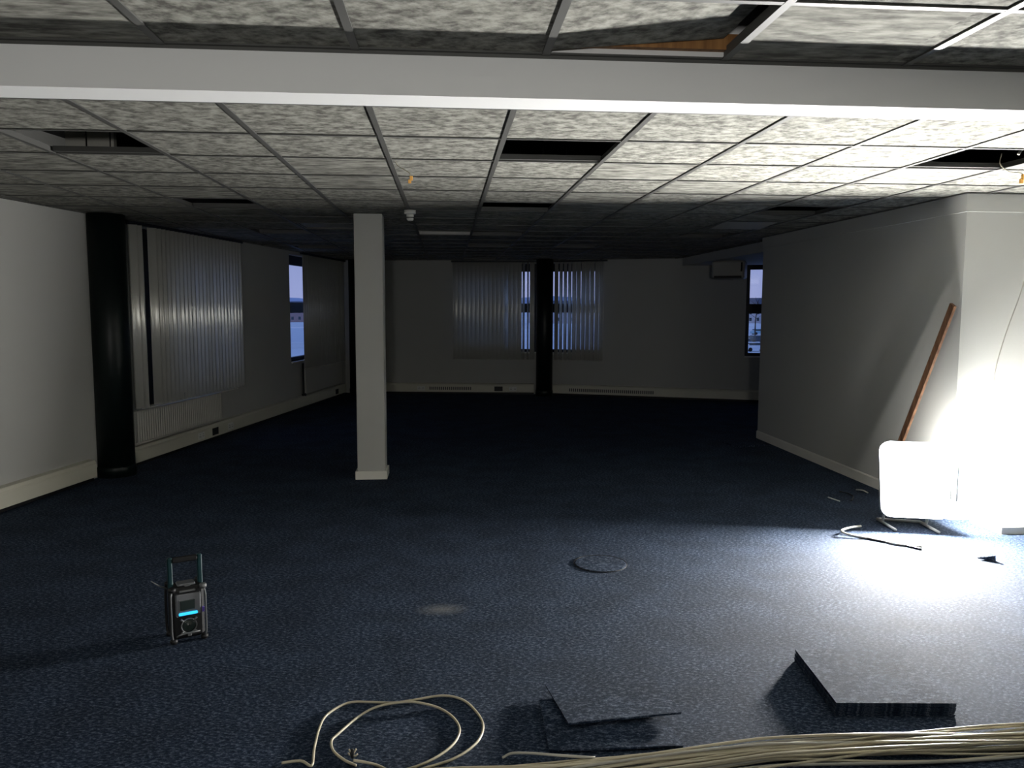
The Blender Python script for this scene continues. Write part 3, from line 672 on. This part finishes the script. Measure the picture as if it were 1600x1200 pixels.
floorcable('data_cable', [(556, 1196), (537, 1187), (521, 1173), (518, 1158), (528, 1147), (560, 1120), (590, 1104, .012), (630, 1097, .015), (655, 1098, .014), (685, 1106), (707, 1120), (718, 1138), (712, 1158), (690, 1178), (655, 1196), (600, 1212)], .0047, M['cable'], 'tan cable forming the smaller inner loop on the carpet at bottom left of centre')
floorcable('data_cable', [(552, 1188, .02), (570, 1191, .012), (590, 1196), (610, 1206)], .0047, M['cable'], 'short tan cable tail leading from the frayed end at the bottom')
floorcable('data_cable', [(785, 1184), (800, 1177, .02), (830, 1177, .03), (870, 1180, .035), (930, 1184, .03)], .0045, M['cable2'], 'single cable arching above the left start of the foreground bundle')
p = flr(551, 1185, 0); t = thing('frayed_connector', 'small frayed black cable end standing up inside the lower left cable loop', 'connector', p)
mb = MB(); mb.tube([p+Vector((0, 0, .002)), p+Vector((-.002, 0, .02)), p+Vector((0, 0, .034))], [.006, .008, .005], 8); obj('sleeve', mb, M['dark'], t)
mb = MB()
for dx, dy, dz in ((-.012, 0, .028), (.012, .004, .026), (.018, -.004, .012), (-.016, .004, .012)): mb.tube([p+Vector((0, 0, .012)), p+Vector((dx*.6, dy, dz*.9)), p+Vector((dx, dy, dz+.006))], .003, 6)
obj('strands', mb, M['cable'], t)

# ------------------------------------------------------------------ jobsite radio
rp = Vector((-1.243, 3.80, 0)); t = thing('jobsite_radio', 'rugged black and teal jobsite radio with lit cyan buttons on the carpet', 'radio', rp)
Rm = Matrix.Translation(rp) @ Matrix.Rotation(math.radians(27), 4, 'Z')
def rb(mb, a, b, c=.004): return mb.cbox(a, b, c, Rm)
mb = MB(); rb(mb, (-.074, -.055, .016), (.074, .055, .262), .014); obj('body', mb, M['dark'], t)
mb = MB(); rb(mb, (-.056, -.064, .128), (.056, -.052, .236), .006); face = obj('face_panel', mb, M['greyp'], t)
mb = MB(); rb(mb, (-.038, -.068, .158), (.028, -.063, .205), .003); obj('screen', mb, M['lcd'], face)
mb = MB(); rb(mb, (-.042, -.0665, .154), (-.036, -.062, .208), .0015); rb(mb, (-.042, -.0665, .150), (.030, -.062, .156), .0015); obj('screen_bezel', mb, M['silver'], face)
mb = MB(); rb(mb, (-.044, -.069, .134), (.040, -.063, .146), .003); obj('lit_buttons', mb, M['cyan'], face)
mb = MB(); rb(mb, (-.038, -.060, .240), (.034, -.050, .251), .003); obj('name_strip', mb, M['silver'], t)
sc_ = Matrix.Translation(Rm @ Vector((0, -.058, .078))) @ Matrix.Rotation(math.radians(27), 4, 'Z') @ Matrix.Rotation(PI/2, 4, 'X')
mb = MB(); n = 28; mb.tube([sc_ @ Vector((.034*math.cos(2*PI*k/n), .034*math.sin(2*PI*k/n), .003)) for k in range(n)], .0032, 6, True)
for k in range(4):
    a = PI/4+k*PI/2; mb.tube([sc_ @ Vector((.034*math.cos(a), .034*math.sin(a), .003)), sc_ @ Vector((.050*math.cos(a), .050*math.sin(a), .003))], [.0045, .0055], 8)
obj('speaker_ring', mb, M['silver'], t)
mb = MB(); mb.lathe([(.032, 0), (.024, .003), (.010, .001), (.006, .005)], (0, 0, 0), 24, sc_); obj('speaker_cone', mb, M['lcd'], t)
for sx in (-1, 1):
    mb = MB(); mb.tube(spline([Rm @ Vector(q) for q in ((sx*.071, -.062, .020), (sx*.076, -.070, .05), (sx*.076, -.070, .14), (sx*.076, -.068, .225), (sx*.070, -.058, .255))], 5), .0042, 8); obj('guard_bar', mb, M['silver'], t)
    mb = MB(); mb.tube(spline([Rm @ Vector(q) for q in ((sx*.073, .058, .020), (sx*.079, .066, .05), (sx*.079, .066, .22), (sx*.072, .056, .255))], 5), .0065, 8); obj('guard_bar', mb, M['dark'], t)
    for sy in (-1, 1):
        for z in (.012, .258):
            mb = MB(); mb.lathe([(.010, -.012), (.017, -.006), (.018, .004), (.012, .012)], (0, 0, 0), 12, Rm @ Matrix.Translation((sx*.068, sy*.056, z+.001))); obj('corner_bumper', mb, M['dark'] if (sx, sy) != (1, -1) or z < .1 else M['silver'], t)
mb = MB(); rb(mb, (.060, -.066, .134), (.070, -.058, .160), .002); obj('side_accent', mb, M['purple'], t)
mb = MB(); mb.tube([Rm @ Vector(q) for q in ((-.056, -.064, .034), (-.045, -.068, .042), (-.015, -.068, .046), (.015, -.068, .046), (.050, -.066, .046))], .004, 6); rb(mb, (-.008, -.070, .030), (.010, -.060, .046), .002); obj('lower_latch', mb, M['silver'], t)
for sx in (-1, 1):
    mb = MB(); mb.cbox((sx*.066-.011, -.010, .250), (sx*.066+.011, .014, .400), .005, Rm); obj('handle_arm', mb, M['teal'], t)
mb = MB(); mb.cbox((-.058, -.012, .372), (.058, .016, .396), .006, Rm); obj('handle_grip', mb, M['dark'], t)
mb = MB(); rb(mb, (-.040, -.03, .262), (.040, .03, .272), .004); rb(mb, (-.012, -.045, .262), (.016, -.03, .270), .003); obj('top_cap', mb, M['greyp'], t)
mb = MB(); mb.tube([Rm @ Vector(q) for q in ((-.074, .02, .245), (-.118, .0, .275), (-.150, -.01, .305))], [.0042, .0034, .0022], 7); obj('antenna', mb, M['silver'], t)

# ------------------------------------------------------------------ outside
GZ = -5.2
mb = MB(); mb.box((-900, 16, GZ-.5), (1200, 1500, GZ)); mb.box((-900, -400, GZ-.5), (-7, 16, GZ)); o = struct('ground', mb, M['snow'])
mb = MB(); pts = []; n = 60
for k in range(n+1):
    a = math.radians(35+115*k/n); R0 = 900; h = 14+4*math.sin(k*.55)+3*math.sin(k*1.3+1)
    pts.append((R0*math.cos(a), R0*math.sin(a), h))
vs = []
for x, yy, h in pts: vs += [(x, yy, GZ-1), (x*1.0, yy*1.0, GZ+h*.4), (x*1.12, yy*1.12, GZ+h), (x*1.2, yy*1.2, GZ-1)]
fs = []
for k in range(n):
    for q in range(3): fs.append((4*k+q, 4*k+4+q, 4*k+5+q, 4*k+1+q))
    fs.append((4*k+3, 4*k+7, 4*k+4, 4*k))
fs.append((0, 1, 2, 3)); fs.append((4*n+3, 4*n+2, 4*n+1, 4*n))
mb.add(vs, fs, True); struct('hills', mb, M['hill'])
def house(c, w_, d, h, lab, m_, rz=0):
    t = thing('house', lab, 'building', (c[0], c[1], GZ)); Mh = Matrix.Translation((c[0], c[1], GZ)) @ Matrix.Rotation(rz, 4, 'Z')
    mb = MB(); mb.box((-w_/2, -d/2, 0), (w_/2, d/2, h), Mh); obj('walls', mb, m_, t)
    mb = MB(); mb.add([Mh @ Vector(v) for v in ((-w_/2-.4, -d/2-.4, h), (w_/2+.4, -d/2-.4, h), (w_/2+.4, d/2+.4, h), (-w_/2-.4, d/2+.4, h), (-w_/2-.4, 0, h+d*.35), (w_/2+.4, 0, h+d*.35))], [(0, 1, 5, 4), (2, 3, 4, 5), (0, 4, 3), (1, 2, 5), (3, 2, 1, 0)]); obj('roof', mb, M['slate'], t)
    for k in range(int(w_//3)):
        for z in (1, 3.8):
            if z+1.3 > h: continue
            mb = MB(); x = -w_/2+1.5+k*3; mb.box((x-.5, -d/2-.05, z), (x+.5, -d/2+.05, z+1.3), Mh); obj('window', mb, M['carglass'], t)
def car(px, py, m_, lab, rz=.3):
    p = flr(px, py, GZ); t = thing('car', lab, 'car', p); Mc = Matrix.Translation(p) @ Matrix.Rotation(rz, 4, 'Z')
    prof = [(-2.1, .3), (2.1, .3), (2.15, .75), (1.3, .95), (.7, 1.42), (-1.1, 1.45), (-1.8, .98), (-2.15, .85)]
    mb = MB(); vs = [Mc @ Vector((x, yy, z)) for yy in (-.85, .85) for x, z in prof]; n = len(prof)
    mb.add(vs, [tuple(range(n)), tuple(range(2*n-1, n-1, -1))]+[(i, n+i, n+(i+1) % n, (i+1) % n) for i in range(n)]); obj('body', mb, m_, t)
    mb = MB(); mb.prism([(-1.55, -.87), (1.0, -.87), (1.0, .87), (-1.55, .87)], .98, 1.36, Mc); obj('windows', mb, M['carglass'], t)
    for x in (-1.35, 1.3):
        for s in (-.8, .8):
            mb = MB(); mb.lathe([(.32, -.1), (.32, .1)], (0, 0, 0), 16, Mc @ Matrix.Translation((x, s, .32)) @ Matrix.Rotation(PI/2, 4, 'X')); obj('wheel', mb, M['tyre'], t)
car(1187, 523, M['carb'], 'pale blue car, uppermost of the cars seen through the far right window', .1)
car(1184, 536, M['card'], 'dark car between the pale cars seen through the far right window', .2)
car(1181, 549, M['carw'], 'white car lowest in the far right window', .1)
p = flr(1200, 505, GZ); house((p.x, p.y), 24, 9, 7.5, 'pinkish brick building behind the parked cars seen through the far right window', M['render'], -.3)
p = flr(461, 503, GZ); house((p.x, p.y), 26, 9, 5.5, 'low brick building seen through the far left window', M['brick'], .5)
p = flr(866, 505, GZ); house((p.x, p.y), 20, 9, 6, 'pale building seen through the gap beside the far black column', M['render'], .1)
p = flr(461, 533, GZ); 
mb = MB(); mb.prism([(p.x-5, p.y-2), (p.x+5, p.y-2), (p.x+6, p.y+3), (p.x-4, p.y+3)], GZ, GZ+2.6); o = obj('shed', mb, M['carw'], origin=(p.x, p.y, GZ)); tag(o, 'low white-roofed shed seen through the far left window', 'shed')
p = flr(1183, 530, GZ); p = Vector((p.x-.5, p.y, GZ)); mb = MB(); mb.tube([p, p+Vector((0, 0, 4)), p+Vector((.5, 0, 8))], [.16, .12, .04], 7)
random.seed(3)
for k in range(12):
    z = 4.2+k*.32; a = k*2.4; L = 2.2-.1*k; mb.tube([p+Vector((.03*k, 0, z)), p+Vector((L*.5*math.cos(a), L*.5*math.sin(a), z+.7)), p+Vector((L*math.cos(a), L*math.sin(a), z+1.3))], [.05, .035, .015], 5)
o = obj('bare_tree', mb, M['bark'], origin=p); tag(o, 'bare leafless tree seen through the far right window', 'tree')
